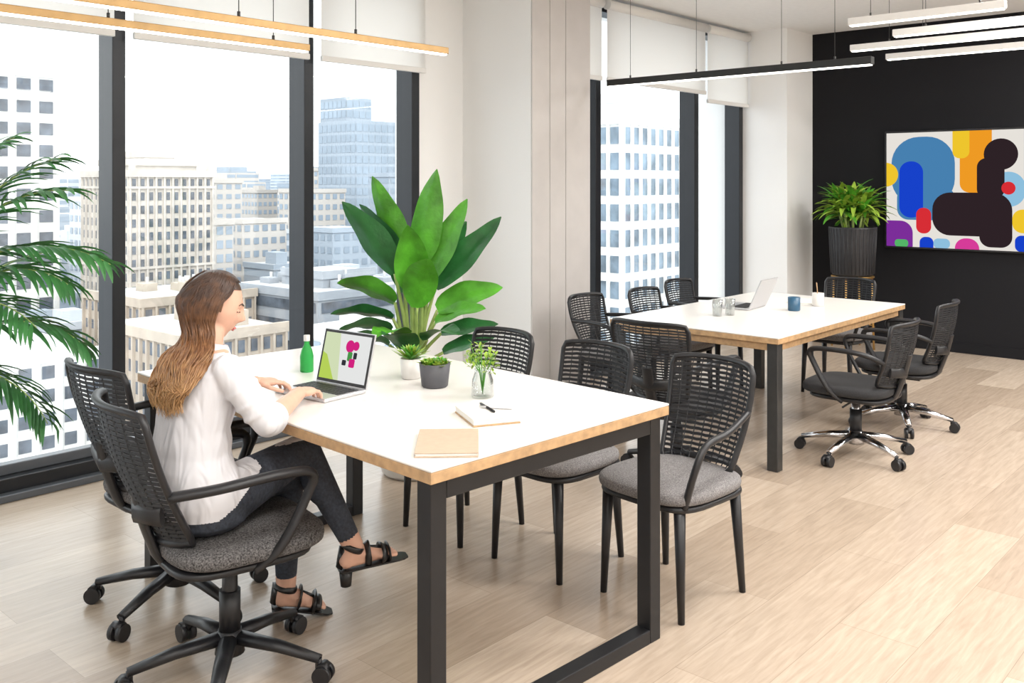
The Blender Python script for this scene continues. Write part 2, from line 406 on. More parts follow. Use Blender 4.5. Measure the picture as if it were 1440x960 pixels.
# ------------------------------------------------------------------ pendant lamps
def pendant(name,a,bq,w,h,body,wires,under=True,ms='lampwhite'):
    e=empty(name); a=V(a);c=V(bq); d=(c-a); L=d.length; ang=math.atan2(d.y,d.x); Rm=Matrix.Rotation(ang,3,'Z'); mid=(a+c)/2
    b=B(); b.box(mid,(L,w,h),0,Rm); b.make('bar_housing',[body],e,bevel=.003)
    if under:
        b=B(); b.box(mid-V((0,0,h/2+.003)),(L-.02,w*.8,.006),0,Rm); b.make('diffuser',[ms],e)
    b=B()
    for t in wires:
        p=a.lerp(c,t); b.tube([p+V((0,0,h/2)),V((p.x,p.y,H))],.0018,6,0); b.tube([p+V((0,0,h/2-.002)),p+V((0,0,h/2+.02))],.006,8,0)
        b.tube([(p.x,p.y,H-.02),(p.x,p.y,H)],.03,16,0)
    b.make('suspension_wires',['steelg'],e)
pendant('linear_pendant_lamp',(.6,3.07,2.10),(2.98,3.07,2.10),.03,.03,'lampwood',(.2,.55,.78))
pendant('linear_pendant_lamp',(.7,3.46,2.10),(2.50,3.46,2.10),.035,.03,'lampwood',(.15,.5,.9))
pendant('linear_pendant_lamp',(5.4,2.05,2.205),(5.4,3.92,2.205),.05,.045,'lampblk',(.12,.3,.62,.9))
for x,ya,yb,z in((5.75,1.44,2.33,2.5),(6.37,.9,2.28,2.5),(6.87,.9,2.77,2.5),(7.53,.9,2.75,2.5)):
    pendant('linear_pendant_lamp',(x,ya,z),(x,yb,z),.05,.045,'lampgrey',(.15,.85))
# fill lights added in ceiling trim frames to brighten the room
for x in(-.6,1.6,3.8,6.0,7.9):
    for y in(-2.6,-.6,1.0):
        e=empty('added_ceiling_fill',(x,y,H))
        b=B()
        for sx in(-1,1): b.box((sx*.31,0,-.006),(.02,.64,.012)); b.box((0,sx*.31,-.006),(.6,.02,.012))
        b.make('trim_frame',['lampgrey'],e)
        li=bpy.data.lights.new('fill_light','AREA'); li.size=.58; li.energy=46 if x>3 else 34; li.color=(1,.985,.955)
        lo=bpy.data.objects.new('fill_light',li); lo.parent=e; lo.location=(0,0,-.012); COL.objects.link(lo)

# ------------------------------------------------------------------ TV with art
def rrect(x0,y0,x1,y1,r,n=8):
    r=min(r,(x1-x0)/2-1e-4,(y1-y0)/2-1e-4); out=[]
    for cx,cy,a0 in((x1-r,y1-r,0),(x0+r,y1-r,90),(x0+r,y0+r,180),(x1-r,y0+r,270)):
        for k in range(n+1): a=R(a0+90*k/n); out.append((cx+r*math.cos(a),cy+r*math.sin(a)))
    return out
def circ(x,y,r,n=32): return [(x+r*math.cos(2*math.pi*k/n),y+r*math.sin(2*math.pi*k/n)) for k in range(n)]
def clipr(pts,W,Hh): return [(min(max(x,0.005),W-.005),min(max(y,.005),Hh-.005)) for x,y in pts]
tv=empty('wall_mounted_tv',(X1,3.2,.915)); TW=1.86; TH=1.045
b=B(); b.bb((-.05,-TW-.012,-.012),(-.008,.012,TH+.012)); b.make('bezel',['plastic'],tv,bevel=.004)
b=B(); b.box((-.006,-TW/2,TH/2),(.012,.5,.4)); b.make('wall_bracket',['steelg'],tv)
artc={'cream':(.88,.84,.78),'teal':(.07,.24,.48),'blue':(.01,.06,.65),'orange':(.95,.36,.02),'dark':(.03,.018,.022),'red':(.75,.03,.04),'yellow':(.95,.62,.03),'pink':(.75,.05,.35),'purple':(.22,.03,.35),'sky':(.30,.58,.80),'green':(.1,.5,.15)}
AM={k:emis('screen_'+k,v,.9) for k,v in artc.items()}
arts=[('cream',[(0.005,.005),(TW-.005,.005),(TW-.005,TH-.005),(.005,TH-.005)]),
('teal',rrect(.05,.38,.60,1.0,.24)),('teal',rrect(.10,.25,.60,.55,.1)),('blue',rrect(.12,.27,.33,.78,.10)),('yellow',circ(.0,.66,.11)),
('orange',rrect(.64,.50,.90,1.2,.08)),('yellow',rrect(.58,.80,.72,1.2,.06)),('purple',rrect(-.1,-.1,.24,.24,.11)),('red',rrect(.27,.13,.40,.36,.06)),('sky',rrect(.90,.38,1.16,.68,.13)),
('dark',circ(.97,.83,.135)),('dark',rrect(.78,.45,1.0,.80,.08)),('dark',rrect(.41,.12,1.06,.50,.15)),('dark',rrect(.80,.03,1.06,.35,.09)),
('pink',rrect(.60,-.1,.80,.10,.09)),('blue',rrect(.30,-.1,.42,.10,.05)),('green',rrect(.08,.0,.20,.07,.03)),('red',circ(1.03,.54,.055)),
('yellow',rrect(1.06,.16,1.25,.36,.08)),('blue',rrect(1.08,.0,1.20,.14,.05)),('teal',rrect(1.15,.45,1.45,1.2,.14)),('orange',circ(1.55,.3,.2)),('red',rrect(1.5,.6,1.75,1.2,.1)),('dark',rrect(1.3,.02,1.5,.6,.1)),('purple',circ(1.75,.6,.15)),('sky',rrect(.42,.0,.56,.09,.04))]
b=B(); keys=list(AM)
for i,(c,p) in enumerate(arts):
    q=clipr(p,TW,TH); b.shape(q,lambda x,y,i=i:V((-.051-i*.00012,-x,y)),keys.index(c))
b.make('abstract_art_display',[AM[k] for k in keys],tv)

# ------------------------------------------------------------------ plants
def pot(b,c,prof,mi,n=32): b.lathe(prof,c,n,mi)
# banana-leaf plant
e=empty('banana_leaf_plant',(3.28,3.62,0))
b=B(); pot(b,(0,0,0),[(.001,0),(.15,0),(.17,.02),(.20,.50),(.205,.52),(.19,.52),(.185,.48),(.001,.48)],0); b.make('planter',['potw'],e)
b=B(); b.lathe([(.001,.485),(.184,.485)],n=24); b.make('soil',['soil'],e)
b=B(); rr=random.Random(3)
def leafprof(u): return max(.03,(math.sin(math.pi*min(1,u*.97+.03)**.80))**.70*(1-.15*u))
spec=[ # az, petiole top height, out, elev, L, W, droop, mat, roll
(132,1.08,.06,74,.50,.085,.10,0,60),(140,1.05,.10,58,.46,.09,.15,1,55),(-48,1.10,.03,84,.50,.085,.15,0,70),(-48,1.02,.08,66,.46,.075,.05,0,60),(-50,.98,.11,44,.50,.08,-.1,1,55),
(-140,.96,.05,78,.40,.085,.55,0,10),(-120,.88,.07,68,.36,.085,.7,0,-15),(-48,.86,.12,28,.36,.085,.35,0,45),(-70,.80,.12,30,.30,.07,.5,0,30),(-48,.74,.14,14,.30,.055,.2,1,35),
(132,.90,.10,34,.32,.08,.6,0,45),(140,.82,.11,18,.32,.06,.5,1,35),(150,.76,.12,20,.28,.07,.7,1,30),(132,.68,.13,24,.24,.055,.5,1,35),(-160,.74,.12,30,.30,.08,.9,0,0),
(-100,.72,.12,36,.30,.075,.9,1,5),(60,.92,.08,60,.45,.10,.5,1,0),(20,.90,.08,60,.42,.10,.5,1,0),(120,1.0,.05,66,.48,.09,.3,1,50),(-30,.96,.06,66,.42,.09,.3,1,60),(-48,.64,.15,24,.28,.05,.3,1,35),(-150,.66,.12,45,.34,.085,.8,1,0)]
for az,zt,out,el,L,W,dr,mi,ro in spec:
    a=R(az); c,s=math.cos(a),math.sin(a); r0=.03+rr.random()*.03
    top=V((c*out,s*out,zt-.02)); b.tube(spline([(c*r0*.5,s*r0*.5,.47),(c*r0,s*r0,.47+(zt-.47)*.5),top],5),[.014-.0006*i for i in range(11)],8,2)
    b.leaf(top,a,R(el),L,W*1.12,dr,mi,nu=14,nv=6,fold=.26,prof=leafprof,roll=R(ro),wave=.005)
b.make('foliage',['leaf','leafd','stem'],e)
# palm
e=empty('areca_palm',(1.12,4.12,0)); rr=random.Random(5)
b=B(); pot(b,(0,0,0),[(.001,0),(.15,0),(.19,.40),(.2,.42),(.18,.42),(.17,.38),(.001,.38)],0); b.make('planter',['potg'],e)
b=B()
def frond(az,z0,el,L,droop,ll=.20):
    a=R(az); e2=R(el); p=V((math.cos(a)*.03,math.sin(a)*.03,z0)); pts=[p.copy()]; ds=[]
    N=26
    for i in range(N):
        d=V((math.cos(a)*math.cos(e2),math.sin(a)*math.cos(e2),math.sin(e2))); ds.append(d); p=p+d*L/N; pts.append(p.copy()); e2-=droop*(i/N)*2/N
    b.tube(pts,[.007*(1-.8*i/N) for i in range(N+1)],6,1)
    for i in range(4,N):
        t=i/N; l=ll*(math.sin(math.pi*min(1,t*.8+.15))**.6)+.02
        if i==N-1: l=ll*.6
        for q in(-1,1):
            d=ds[i]; side=V((-math.sin(a),math.cos(a),0))*q
            ld=(d*.85+side*.6+V((0,0,.05+rr.uniform(-.2,.2)))).normalized()
            b.leaf(pts[i],math.atan2(ld.y,ld.x),math.asin(ld.z),l*rr.uniform(.85,1.1),.0095,.5+rr.uniform(0,.6),0,nu=5,nv=2,fold=.4,roll=q*R(-25))
for az,z0,el,L,dr in((-60,1.12,42,.80,.9),(-45,1.05,60,.80,.9),(-75,1.0,15,.75,.9),(-42,.85,24,.70,1.5),(-95,.95,45,.7,1.1),(-30,1.1,76,.7,1.0),(-65,.8,5,.7,1.2),(-15,.95,40,.75,1.2),(-130,1.0,50,.7,1.2),(170,1.0,50,.7,1.1),(60,1.05,72,.5,.5),(-85,1.15,62,.75,1.2),(-50,1.12,22,.80,1.0),(-55,.98,34,.72,1.4)):
    b.tube([(0,0,.37),(math.cos(R(az))*.03,math.sin(R(az))*.03,z0)],[.010,.007],8,1); frond(az,z0,el,L,dr)
b.make('fronds',['palm','stem'],e); b=B(); b.lathe([(.001,.385),(.172,.385)],n=24); b.make('soil',['soil'],e)
# dracaena by black wall
e=empty('dracaena_plant',(8.42,3.38,0)); rr=random.Random(9)
b=B(); pot(b,(0,0,.66),[(.001,0),(.17,0),(.185,.02),(.205,.42),(.21,.44),(.19,.44),(.18,.40),(.001,.40)],0)
for k in range(36):
    a=2*math.pi*k/36; b.tube([(.186*math.cos(a),.186*math.sin(a),.68),(.206*math.cos(a),.206*math.sin(a),1.09)],.005,5,0)
b.make('ribbed_planter',['potg'],e)
b=B()
for k in range(4):
    a=R(45+90*k+48); b.tube([(.17*math.cos(a),.17*math.sin(a),.66),(.19*math.cos(a),.19*math.sin(a),0)],.009,8,0)
b.tube([(.18*math.cos(2*math.pi*k/24),.18*math.sin(2*math.pi*k/24),.65) for k in range(24)],.009,8,0,closed=True)
b.tube([(.185*math.cos(2*math.pi*k/24),.185*math.sin(2*math.pi*k/24),.2) for k in range(24)],.006,8,0,closed=True); b.make('plant_stand',['brass'],e)
b=B()
for k in range(9):
    a=R(k*41); cx,cy=.12*math.cos(a)*(k>0),.12*math.sin(a)*(k>0); zt=1.16+rr.random()*.14
    b.tube([(cx*.6,cy*.6,1.04),(cx,cy,zt)],.010,6,2)
    for j in range(22):
        b.leaf((cx,cy,zt-.04+.004*j),j*2.4+k,R(10+j*3.4),.23+rr.random()*.07,.024,1.0+rr.random()*.5,0 if j%3 else 1,nu=7,nv=2,fold=.35)
b.make('foliage',['leafl','leaf','stem'],e)

# ------------------------------------------------------------------ items on table 1
ZT=.775
def succ(b,c,r,n,mi,h,seed=1,elmin=15,w=.2):
    rr=random.Random(seed)
    for j in range(n):
        t=j/n; b.leaf(c,j*2.4,R(elmin+60*t),r*(1-.35*t),r*w,-.2+rr.uniform(-.2,.7),mi if rr.random()<.6 else mi+1,nu=5,nv=2,fold=.3)
e=empty('potted_succulent',(2.34,2.60,ZT)); b=B(); pot(b,(0,0,0),[(.001,0),(.032,0),(.036,.004),(.041,.075),(.037,.075),(.034,.066),(.001,.066)],0); b.make('pot',['potw'],e)
b=B(); succ(b,(0,0,.066),.085,46,0,.05,2,20,.10); b.make('foliage',['leafl','leaf'],e)
e=empty('potted_succulent',(2.30,2.43,ZT)); b=B(); pot(b,(0,0,0),[(.001,0),(.042,0),(.047,.005),(.056,.085),(.051,.085),(.047,.074),(.001,.074)],0); b.make('pot',['potgl'],e)
b=B()
for k in range(9):
    a=k*2.4; r=.012*math.sqrt(k)*1.15; succ(b,(r*math.cos(a),r*math.sin(a),.072),.040,18,0,.05,k,15,.28)
b.make('foliage',['leafl','leaf'],e)
e=empty('glass_jar_vase',(2.295,2.19,ZT)); b=B(); pot(b,(0,0,0),[(.001,0),(.035,0),(.038,.005),(.036,.06),(.027,.085),(.028,.095),(.0255,.095),(.0245,.085),(.033,.06),(.035,.008),(.001,.006)],0); b.make('jar',['glassjar'],e)
b=B(); rr=random.Random(4)
for k in range(14):
    a=rr.uniform(0,6.28); t=rr.uniform(.02,.055); top=V((math.cos(a)*t,math.sin(a)*t,.13+rr.random()*.05)); b.tube([(0,0,.01),(math.cos(a)*.01,math.sin(a)*.01,.08),top],.0012,5,1)
    for j in range(9): b.leaf(top-V((0,0,.006*j))+V((rr.uniform(-.006,.006),rr.uniform(-.006,.006),0)),rr.uniform(0,6.28),R(rr.uniform(0,60)),.020,.005,.4,0,nu=3,nv=2)
b.make('sprigs',['leafl','leaf'],e)
e=empty('green_glass_bottle',(2.155,2.99,ZT)); b=B(); pot(b,(0,0,0),[(.001,0),(.024,0),(.026,.004),(.026,.06),(.020,.085),(.010,.105),(.010,.125)],0); b.make('bottle',['greenglass'],e)
b=B(); b.lathe([(.012,.118),(.012,.14),(.001,.14)],n=20); b.make('cap',['potw'],e)
# notebook and pens
e=empty('notebook',(2.10,1.985,ZT),R(-28)); b=B(); b.box((0,0,.0025),(.15,.19,.005),1); b.box((0,0,.012),(.146,.186,.014),0); b.box((0,0,.0215),(.15,.19,.005),0)
b.make('pages_and_cover',['paper','oak'],e,bevel=.0015)
e2=empty('pen',(2.115,2.0,ZT+.0285),R(65)); b=B(); b.tube([(-.06,0,0),(.05,0,0),(.062,0,0)],[.004,.004,.001],10,0); b.make('barrel',['plastic'],e2)
e2=empty('pen',(2.13,1.975,ZT+.0285),R(120)); b=B(); b.tube([(-.05,0,0),(.045,0,0),(.055,0,0)],[.004,.004,.001],10,0); b.make('barrel',['alu'],e2)
e=empty('leather_folder',(1.81,1.86,ZT),R(-46)); b=B(); b.box((0,0,.002),(.17,.24,.004),0); b.box((0,0,.007),(.165,.235,.007),1); b.box((0,0,.0125),(.17,.24,.004),0); b.make('cover',['folder','paper'],e,bevel=.002)
# laptops
def laptop(loc,rz,w,d,h,tilt,shell,disp=True):
    e=empty('laptop',loc,rz) # user at -x ; screen at +x
    b=B(); b.box((0,0,.007),(d,w,.012),0); b.make('base',[shell],e,bevel=.003)
    b=B()
    for i in range(5):
        for j in range(13): b.box((d*.34-i*d*.105,-w*.42+j*w*.07,.0138),(d*.085,w*.058,.002),0)
    b.make('keyboard',['keys'],e)
    b=B(); b.box((-d*.33,0,.0134),(d*.22,w*.34,.001),0); b.make('trackpad',['alu'],e)
    Rm=Matrix.Rotation(R(tilt),3,'Y'); o=V((d/2,0,.012))
    b=B(); b.box(o+Rm@V((.003,0,h/2)),(.006,w,h),0,Rm); b.box(o+Rm@V((-.0006,0,h/2)),(.0014,w-.006,h-.006),1,Rm); b.make('lid',[shell,'keys'],e,bevel=.001)
    if disp:
        cols={'w':(.92,.93,.92),'g':(.55,.75,.12),'m':(.75,.02,.25),'gr':(.08,.35,.08),'k':(.04,.04,.05),'lg':(.75,.85,.55)}; MM={k:emis('laptop_'+k,v,.85) for k,v in cols.items()}; ks=list(MM)
        W2=w/2-.012; H0=.014; H1=h-.012
        sh=[('w',[(-W2,H0),(W2,H0),(W2,H1),(-W2,H1)]),('lg',[(-W2,H0),(-W2*.15,H0),(-W2*.35,H1),(-W2,H1)]),('g',[(-W2,H0),(-W2*.35,H0),(-W2*.8,H1*.55),(-W2,H1*.6)]),
            ('m',circ(W2*.15,h*.72,.022)),('m',circ(W2*.40,h*.74,.016)),('gr',rrect(W2*.1,h*.45,W2*.3,h*.62,.006)),('k',rrect(-W2*.1,h*.36,W2*.08,h*.46,.004)),('m',rrect(W2*.2,h*.34,W2*.45,h*.50,.006)),('k',rrect(W2*.35,h*.50,W2*.5,h*.62,.004))]
        b=B()
        for i,(c,p) in enumerate(sh): b.shape(p,lambda x,y,i=i:o+Rm@V((-.0016-.0001*i,-x,y)),ks.index(c))
        b.make('display',[MM[k] for k in ks],e)
    return e
laptop((1.965,2.65,ZT),R(4),.26,.185,.19,14,'alu')
laptop((5.48,2.92,.70),R(-85),.28,.20,.20,24,'alu',False)
# ------------------------------------------------------------------ items on table 2
Z2=.70
def mug(name,loc,m,r=.038,h=.085,straws=False):
    e=empty(name,(*loc,Z2)); b=B(); b.lathe([(.001,0),(r*.9,0),(r,.006),(r,h),(r-.004,h),(r-.004,.01),(.001,.01)],n=28)
    b.tube(spline([(r-.003,0,h*.8),(r+.02,0,h*.75),(r+.022,0,h*.35),(r-.003,0,h*.25)],5),.0045,8); b.make('cup',[m],e)
    if straws:
        b=B()
        for k in range(3): b.tube([(.005*k,0,.02),(.02*k-.02,.01*k,.15)],.003,6)
        b.make('pencils',['oak'],e)
mug('coffee_mug',(5.55,2.60),'bluecup'); mug('pencil_cup',(5.86,2.58),'potw',straws=True)
def glass(loc,h=.11):
    e=empty('drinking_glass',(*loc,Z2)); b=B(); b.lathe([(.001,0),(.027,0),(.032,h),(.030,h),(.0255,.008),(.001,.008)],n=28); b.make('tumbler',['glassjar'],e)
glass((5.02,2.84),.10); glass((5.10,2.80),.10)
e=empty('notepad',(6.0,2.74,Z2),R(10)); b=B(); b.box((0,0,.004),(.24,.17,.008)); b.make('pages',['paper'],e)

# ------------------------------------------------------------------ woman
wo=empty('woman')
def segd(p,a,c):
    ab=c-a; t=max(0,min(1,(p-a).dot(ab)/ab.dot(ab))); return (p-(a+ab*t)).length,t
hc=V((1.553,2.640,1.118)); yaw=R(-27); pitch=R(17)
Fv=V((math.cos(yaw)*math.cos(pitch),math.sin(yaw)*math.cos(pitch),-math.sin(pitch))); Rv=V((math.sin(yaw),-math.cos(yaw),0)); Uv=Rv.cross(Fv); 
if Uv.z<0: Uv=-Uv
def headpt(n,sc_=1.0):
    nf,nr,nu=n; f=nf*.090; r=nr*.071; u=nu*.106
    if nu<0: r*=1-.30*min(1,-nu)**1.3
    if nu<0 and nf<0: f*=1-.25*(-nu)
    if nf>0:
        f*=.95; g=lambda x,s_: math.exp(-(x/s_)**2)
        f+=.024*g(nr,.13)*g(nu+.20,.12)+.012*g(nr,.12)*g(nu-.0,.16)
        f+=.008*g(nr,.26)*g(nu+.50,.07)+.010*g(nr,.30)*g(nu+.82,.13)+.004*g(nr,.5)*g(nu-.22,.08)
        f-=.010*g(abs(nr)-.36,.16)*g(nu-.04,.10)
    return hc+(Fv*f+Rv*r+Uv*u)*sc_
body=B()
body.surf(lambda u,v: headpt((math.cos(math.pi*(v-.5))*math.cos(2*math.pi*u),math.cos(math.pi*(v-.5))*math.sin(2*math.pi*u),math.sin(math.pi*(v-.5)))),72,56,0,True)
def loft(rings,n=28):  # (center, rx, ry, yaw)
    vs=[];fs=[]
    for c,rx,ry,yw in rings:
        for k in range(n):
            a=2*math.pi*k/n; x=rx*math.copysign(abs(math.cos(a))**.85,math.cos(a)); y=ry*math.copysign(abs(math.sin(a))**.85,math.sin(a))
            vs.append((c[0]+x*math.cos(yw)-y*math.sin(yw),c[1]+x*math.sin(yw)+y*math.cos(yw),c[2]))
    for i in range(len(rings)-1):
        for k in range(n): fs.append((i*n+k,i*n+(k+1)%n,(i+1)*n+(k+1)%n,(i+1)*n+k))
    fs.append(tuple(range(n))[::-1]); fs.append(tuple((len(rings)-1)*n+k for k in range(n)))
    body.add(vs,fs,0,True)
yw=R(-4)
loft([((1.475,2.585,.475),.09,.13,yw),((1.47,2.585,.50),.125,.165,yw),((1.465,2.585,.56),.130,.174,yw),((1.455,2.585,.63),.115,.160,yw),((1.45,2.588,.66),.110,.150,yw),((1.45,2.588,.70),.100,.137,yw),((1.455,2.592,.735),.101,.138,yw),((1.455,2.592,.77),.095,.132,yw),((1.475,2.597,.84),.105,.140,yw),((1.49,2.60,.89),.105,.150,yw),((1.495,2.603,.935),.088,.155,yw),((1.50,2.606,.965),.070,.135,yw),((1.512,2.61,.985),.055,.085,yw),((1.515,2.612,1.0),.045,.055,yw)])
J=dict(shR=V((1.497,2.465,.945)),shL=V((1.51,2.745,.945)),elR=V((1.565,2.362,.800)),elL=V((1.62,2.90,.815)),wrR=V((1.79,2.525,.822)),wrL=V((1.79,2.775,.822)),
hiR=V((1.50,2.51,.555)),hiL=V((1.50,2.66,.55)),knR=V((1.85,2.585,.615)),knL=V((1.85,2.675,.515)),anR=V((1.985,2.495,.285)),anL=V((1.885,2.735,.115)),nk0=V((1.510,2.612,.97)),nk1=V((1.54,2.632,1.07)))
bones=[('neck','nk0','nk1',.047,.043),('uaR','shR','elR',.051,.044),('uaL','shL','elL',.051,.044),('faR','elR','wrR',.037,.022),('faL','elL','wrL',.037,.022),
('thR','hiR','knR',.088,.056),('thL','hiL','knL',.088,.056),('snR','knR','anR',.056,.034),('snL','knL','anL',.056,.034)]
for n_,a,c,r0,r1 in bones: body.capsule(J[a],J[c],r0,r1,n=20)
for s_ in('R','L'):   # calf
    k=J['kn'+s_];a=J['an'+s_]; back=(a-k).cross(V((0,1,0))).normalized()
    if back.x>0: back=-back
    body.sell(k.lerp(a,.32)+back*.012,(.045,.048,.09),R=(a-k).to_track_quat('Z','Y').to_matrix())
    body.capsule(J['sh'+s_].lerp(J['el'+s_],.70),J['el'+s_].lerp(J['wr'+s_],.10),.047,.043)
    for t_ in(.35,.6,.8): 
        q_=J['sh'+s_].lerp(J['el'+s_],t_); body.sell(q_,(.0515,.053,.018),R=(J['el'+s_]-J['sh'+s_]+V((0,.05,0))).to_track_quat('Z','Y').to_matrix())
body.sell((1.565,2.53,.865),(.048,.055,.050)); body.sell((1.568,2.665,.865),(.048,.055,.050))
feet={}
for s_,toe,heel in(('R',V((2.125,2.425,.245)),V((1.965,2.505,.235))),('L',V((2.00,2.665,.030)),V((1.872,2.742,.068)))):
    a=J['an'+s_]; ball=heel.lerp(toe,.70)+V((0,0,.004)); feet[s_]=(a,heel,ball,toe)
    body.capsule(a,heel,.031,.026); body.capsule(a.lerp(heel,.5),ball,.028,.022); body.capsule(heel,ball,.024,.020)
    d=(toe-heel).normalized(); sd=d.cross(V((0,0,1))).normalized()
    body.sell(ball,(.035,.036,.016),R=Matrix.Rotation(math.atan2(d.y,d.x),3,'Z'))
    for q in range(5): body.capsule(ball+sd*(.026-.013*q),ball+sd*(.029-.0145*q)+d*(.042-.003*abs(q-1.2))-V((0,0,.004)),.0078,.0068,n=10)
def remesh(b,name,mats,voxel,iters,classify,parent):
    o=b.make(name+'_src',mats); m=o.modifiers.new('r','REMESH'); m.mode='VOXEL'; m.voxel_size=voxel
    if iters: s=o.modifiers.new('s','SMOOTH'); s.iterations=iters; s.factor=.5
    dg=bpy.context.evaluated_depsgraph_get(); me=bpy.data.meshes.new_from_object(o.evaluated_get(dg)); me.name=name
    bpy.data.objects.remove(o)
    me.materials.clear()
    for x in mats: me.materials.append(M[x])
    mi=[classify(p.center) for p in me.polygons]; me.polygons.foreach_set('material_index',mi); me.polygons.foreach_set('use_smooth',[True]*len(mi)); me.update()
    r=bpy.data.objects.new(name,me); COL.objects.link(r); r.parent=parent; return r
CUFF=.13
def cls(p):
    if p.z>1.02: return 0
    best=('torso',0); bd=9
    for n_,a,c,r0,r1 in bones:
        d,t=segd(p,J[a],J[c]); d-=r0+(r1-r0)*t
        if d<bd: bd=d; best=(n_,t)
    n_,t=best
    if n_=='neck' and p.z>.985: return 0
    for s_ in'RL':
        if (p-J['wr'+s_]).length<.5 and p.x>1.55:
            d,t2=segd(p,J['el'+s_],J['wr'+s_])
            if d<.05 and t2>CUFF: return 0
    if n_ in('faR','faL'): return 0 if t>CUFF else 1
    if n_ in('snR','snL'): return 0 if t>.90 else 2
    if p.z<.40: return 2 if n_ in('snR','snL') and t<.9 else 0
    hem=.530+.55*max(0,p.x-1.44)
    if p.x<1.62 and p.z>=hem: return 1
    return 2 if p.z<.66 else 1
remesh(body,'body',['skin','blouse','jeans'],.0045,4,cls,wo)
# hands
def hand(w,d,up,thumb,sc_=.86):
    b=B(); d=d.normalized(); s=d.cross(up).normalized(); n=s.cross(d).normalized()
    Rm=Matrix((d,s,n)).transposed()
    b.capsule(w-d*.03,w+d*.02,.0205,.018); b.sell(w+d*.045*sc_,(.046*sc_,.038*sc_,.014),.8,.8,R=Rm)
    for k,(off,L) in enumerate(((-.029,.066),(-.010,.076),(.010,.071),(.028,.055))):
        off*=-thumb; p=w+d*(.078-.004*abs(k-1.3))*sc_+s*off*sc_; ang=R(6+3*k); sp=s*(-thumb)*(k-1.5)*.07
        for seg,fr in enumerate((.45,.31,.24)):
            q=(d+sp).normalized()*math.cos(ang)-n*math.sin(ang); e_=p+q*L*fr*sc_; b.capsule(p,e_,.0078*sc_+.0004,.0070*sc_,n=10); p=e_; ang+=R(24)
    p=w+d*.022*sc_+s*.024*thumb*sc_-n*.004
    for q,L,r0 in((d*.55+s*thumb*.75-n*.25,.034,.0105),(d*.85+s*thumb*.35-n*.3,.030,.009),(d*1.0+s*thumb*.1-n*.25,.022,.008)):
        e_=p+q.normalized()*L*sc_; b.capsule(p,e_,r0*sc_,r0*.9*sc_,n=10); p=e_
    return b
hR=hand(J['wrR'],V((.85,.40,-.06)),V((0,0,1)),-1); hL=hand(J['wrL'],V((.95,-.25,-.06)),V((0,0,1)),1)
remesh(hR,'hand_r',['skin'],.0022,2,lambda p:0,wo); remesh(hL,'hand_l',['skin'],.0022,2,lambda p:0,wo)
# face details
def fp(nf,nr,nu,s=1.0):
    n=V((nf,nr,nu)).normalized(); return headpt(n,s)
b=B()
for q in(-1,1):
    c=fp(.90,q*.36,.03); b.sell(c-Fv*.004,(.0115,.0115,.0095))
    b.tube([fp(.93,q*.20,.01,1.012),fp(.9,q*.36,-.005,1.03),fp(.82,q*.50,.015,1.012)],.0018,6,1)
    b.tube([fp(.93,q*.16,.20,1.01),fp(.88,q*.36,.26,1.015),fp(.78,q*.56,.20,1.01)],[.002,.0026,.001],6,1)
b.make('eyelids_and_brows',['skin','eye'],wo)
b=B(); b.tube([fp(.86,-.19,-.50,1.0),fp(.86,-.07,-.475,1.012),fp(.86,0,-.485,1.012),fp(.86,.07,-.475,1.012),fp(.86,.19,-.50,1.0)],[.0015,.0036,.0035,.0036,.0015],8)
b.tube([fp(.84,-.17,-.52,1.0),fp(.84,0,-.545,1.012),fp(.84,.17,-.52,1.0)],[.0015,.0045,.0015],8); b.make('lips',['lips'],wo)
b=B()
for q in(-1,1):
    c=hc+Rv*q*.071-Fv*.006-Uv*.004; b.tube([c+Fv*.013*math.cos(t)*1+Uv*(.026*math.sin(t))+Rv*q*.006*(1-math.cos(t)) for t in [2*math.pi*k/16 for k in range(16)]],.005,8,closed=True); b.sell(c,(.010,.004,.02))
b.make('ears',['skin'],wo)
# hair
b=B()
def inface(n): return (n.x>.30 and n.z<.60) or n.z<-.6 or (n.x>.0 and n.z<-.1)
vs=[];fs=[];NU=72;NV=48;idx={}
for i in range(NU):
    for j in range(NV+1):
        a=2*math.pi*i/NU; t=math.pi*(j/NV-.5); n=V((math.cos(t)*math.cos(a),math.cos(t)*math.sin(a),math.sin(t)))
        k=1-.06*max(0,n.x)
        vs.append(hc+Fv*n.x*.094*k+Rv*n.y*.077+Uv*n.z*.111-Fv*.004); idx[(i,j)]=n
for i in range(NU):
    for j in range(NV):
        n=idx[(i,j)]
        if not inface(n): fs.append((i*(NV+1)+j,((i+1)%NU)*(NV+1)+j,((i+1)%NU)*(NV+1)+j+1,i*(NV+1)+j+1))
b.add(vs,fs,0,True); b.make('hair_cap',['hair'],wo)
cu=bpy.data.curves.new('hair_strands','CURVE'); cu.dimensions='3D'; cu.bevel_depth=.0025; cu.bevel_resolution=1; cu.use_fill_caps=True
rr=random.Random(11)
def hp(a,nz,s):
    c_=math.sqrt(max(0,1-nz*nz)); return hc+(Fv*math.cos(a)*c_*.094+Rv*math.sin(a)*c_*.078+Uv*nz*.111)*s-Fv*.003
def jit(s): return V((rr.gauss(0,s),rr.gauss(0,s),rr.gauss(0,s)))
FH=V((math.cos(yaw),math.sin(yaw),0))
NS=1500
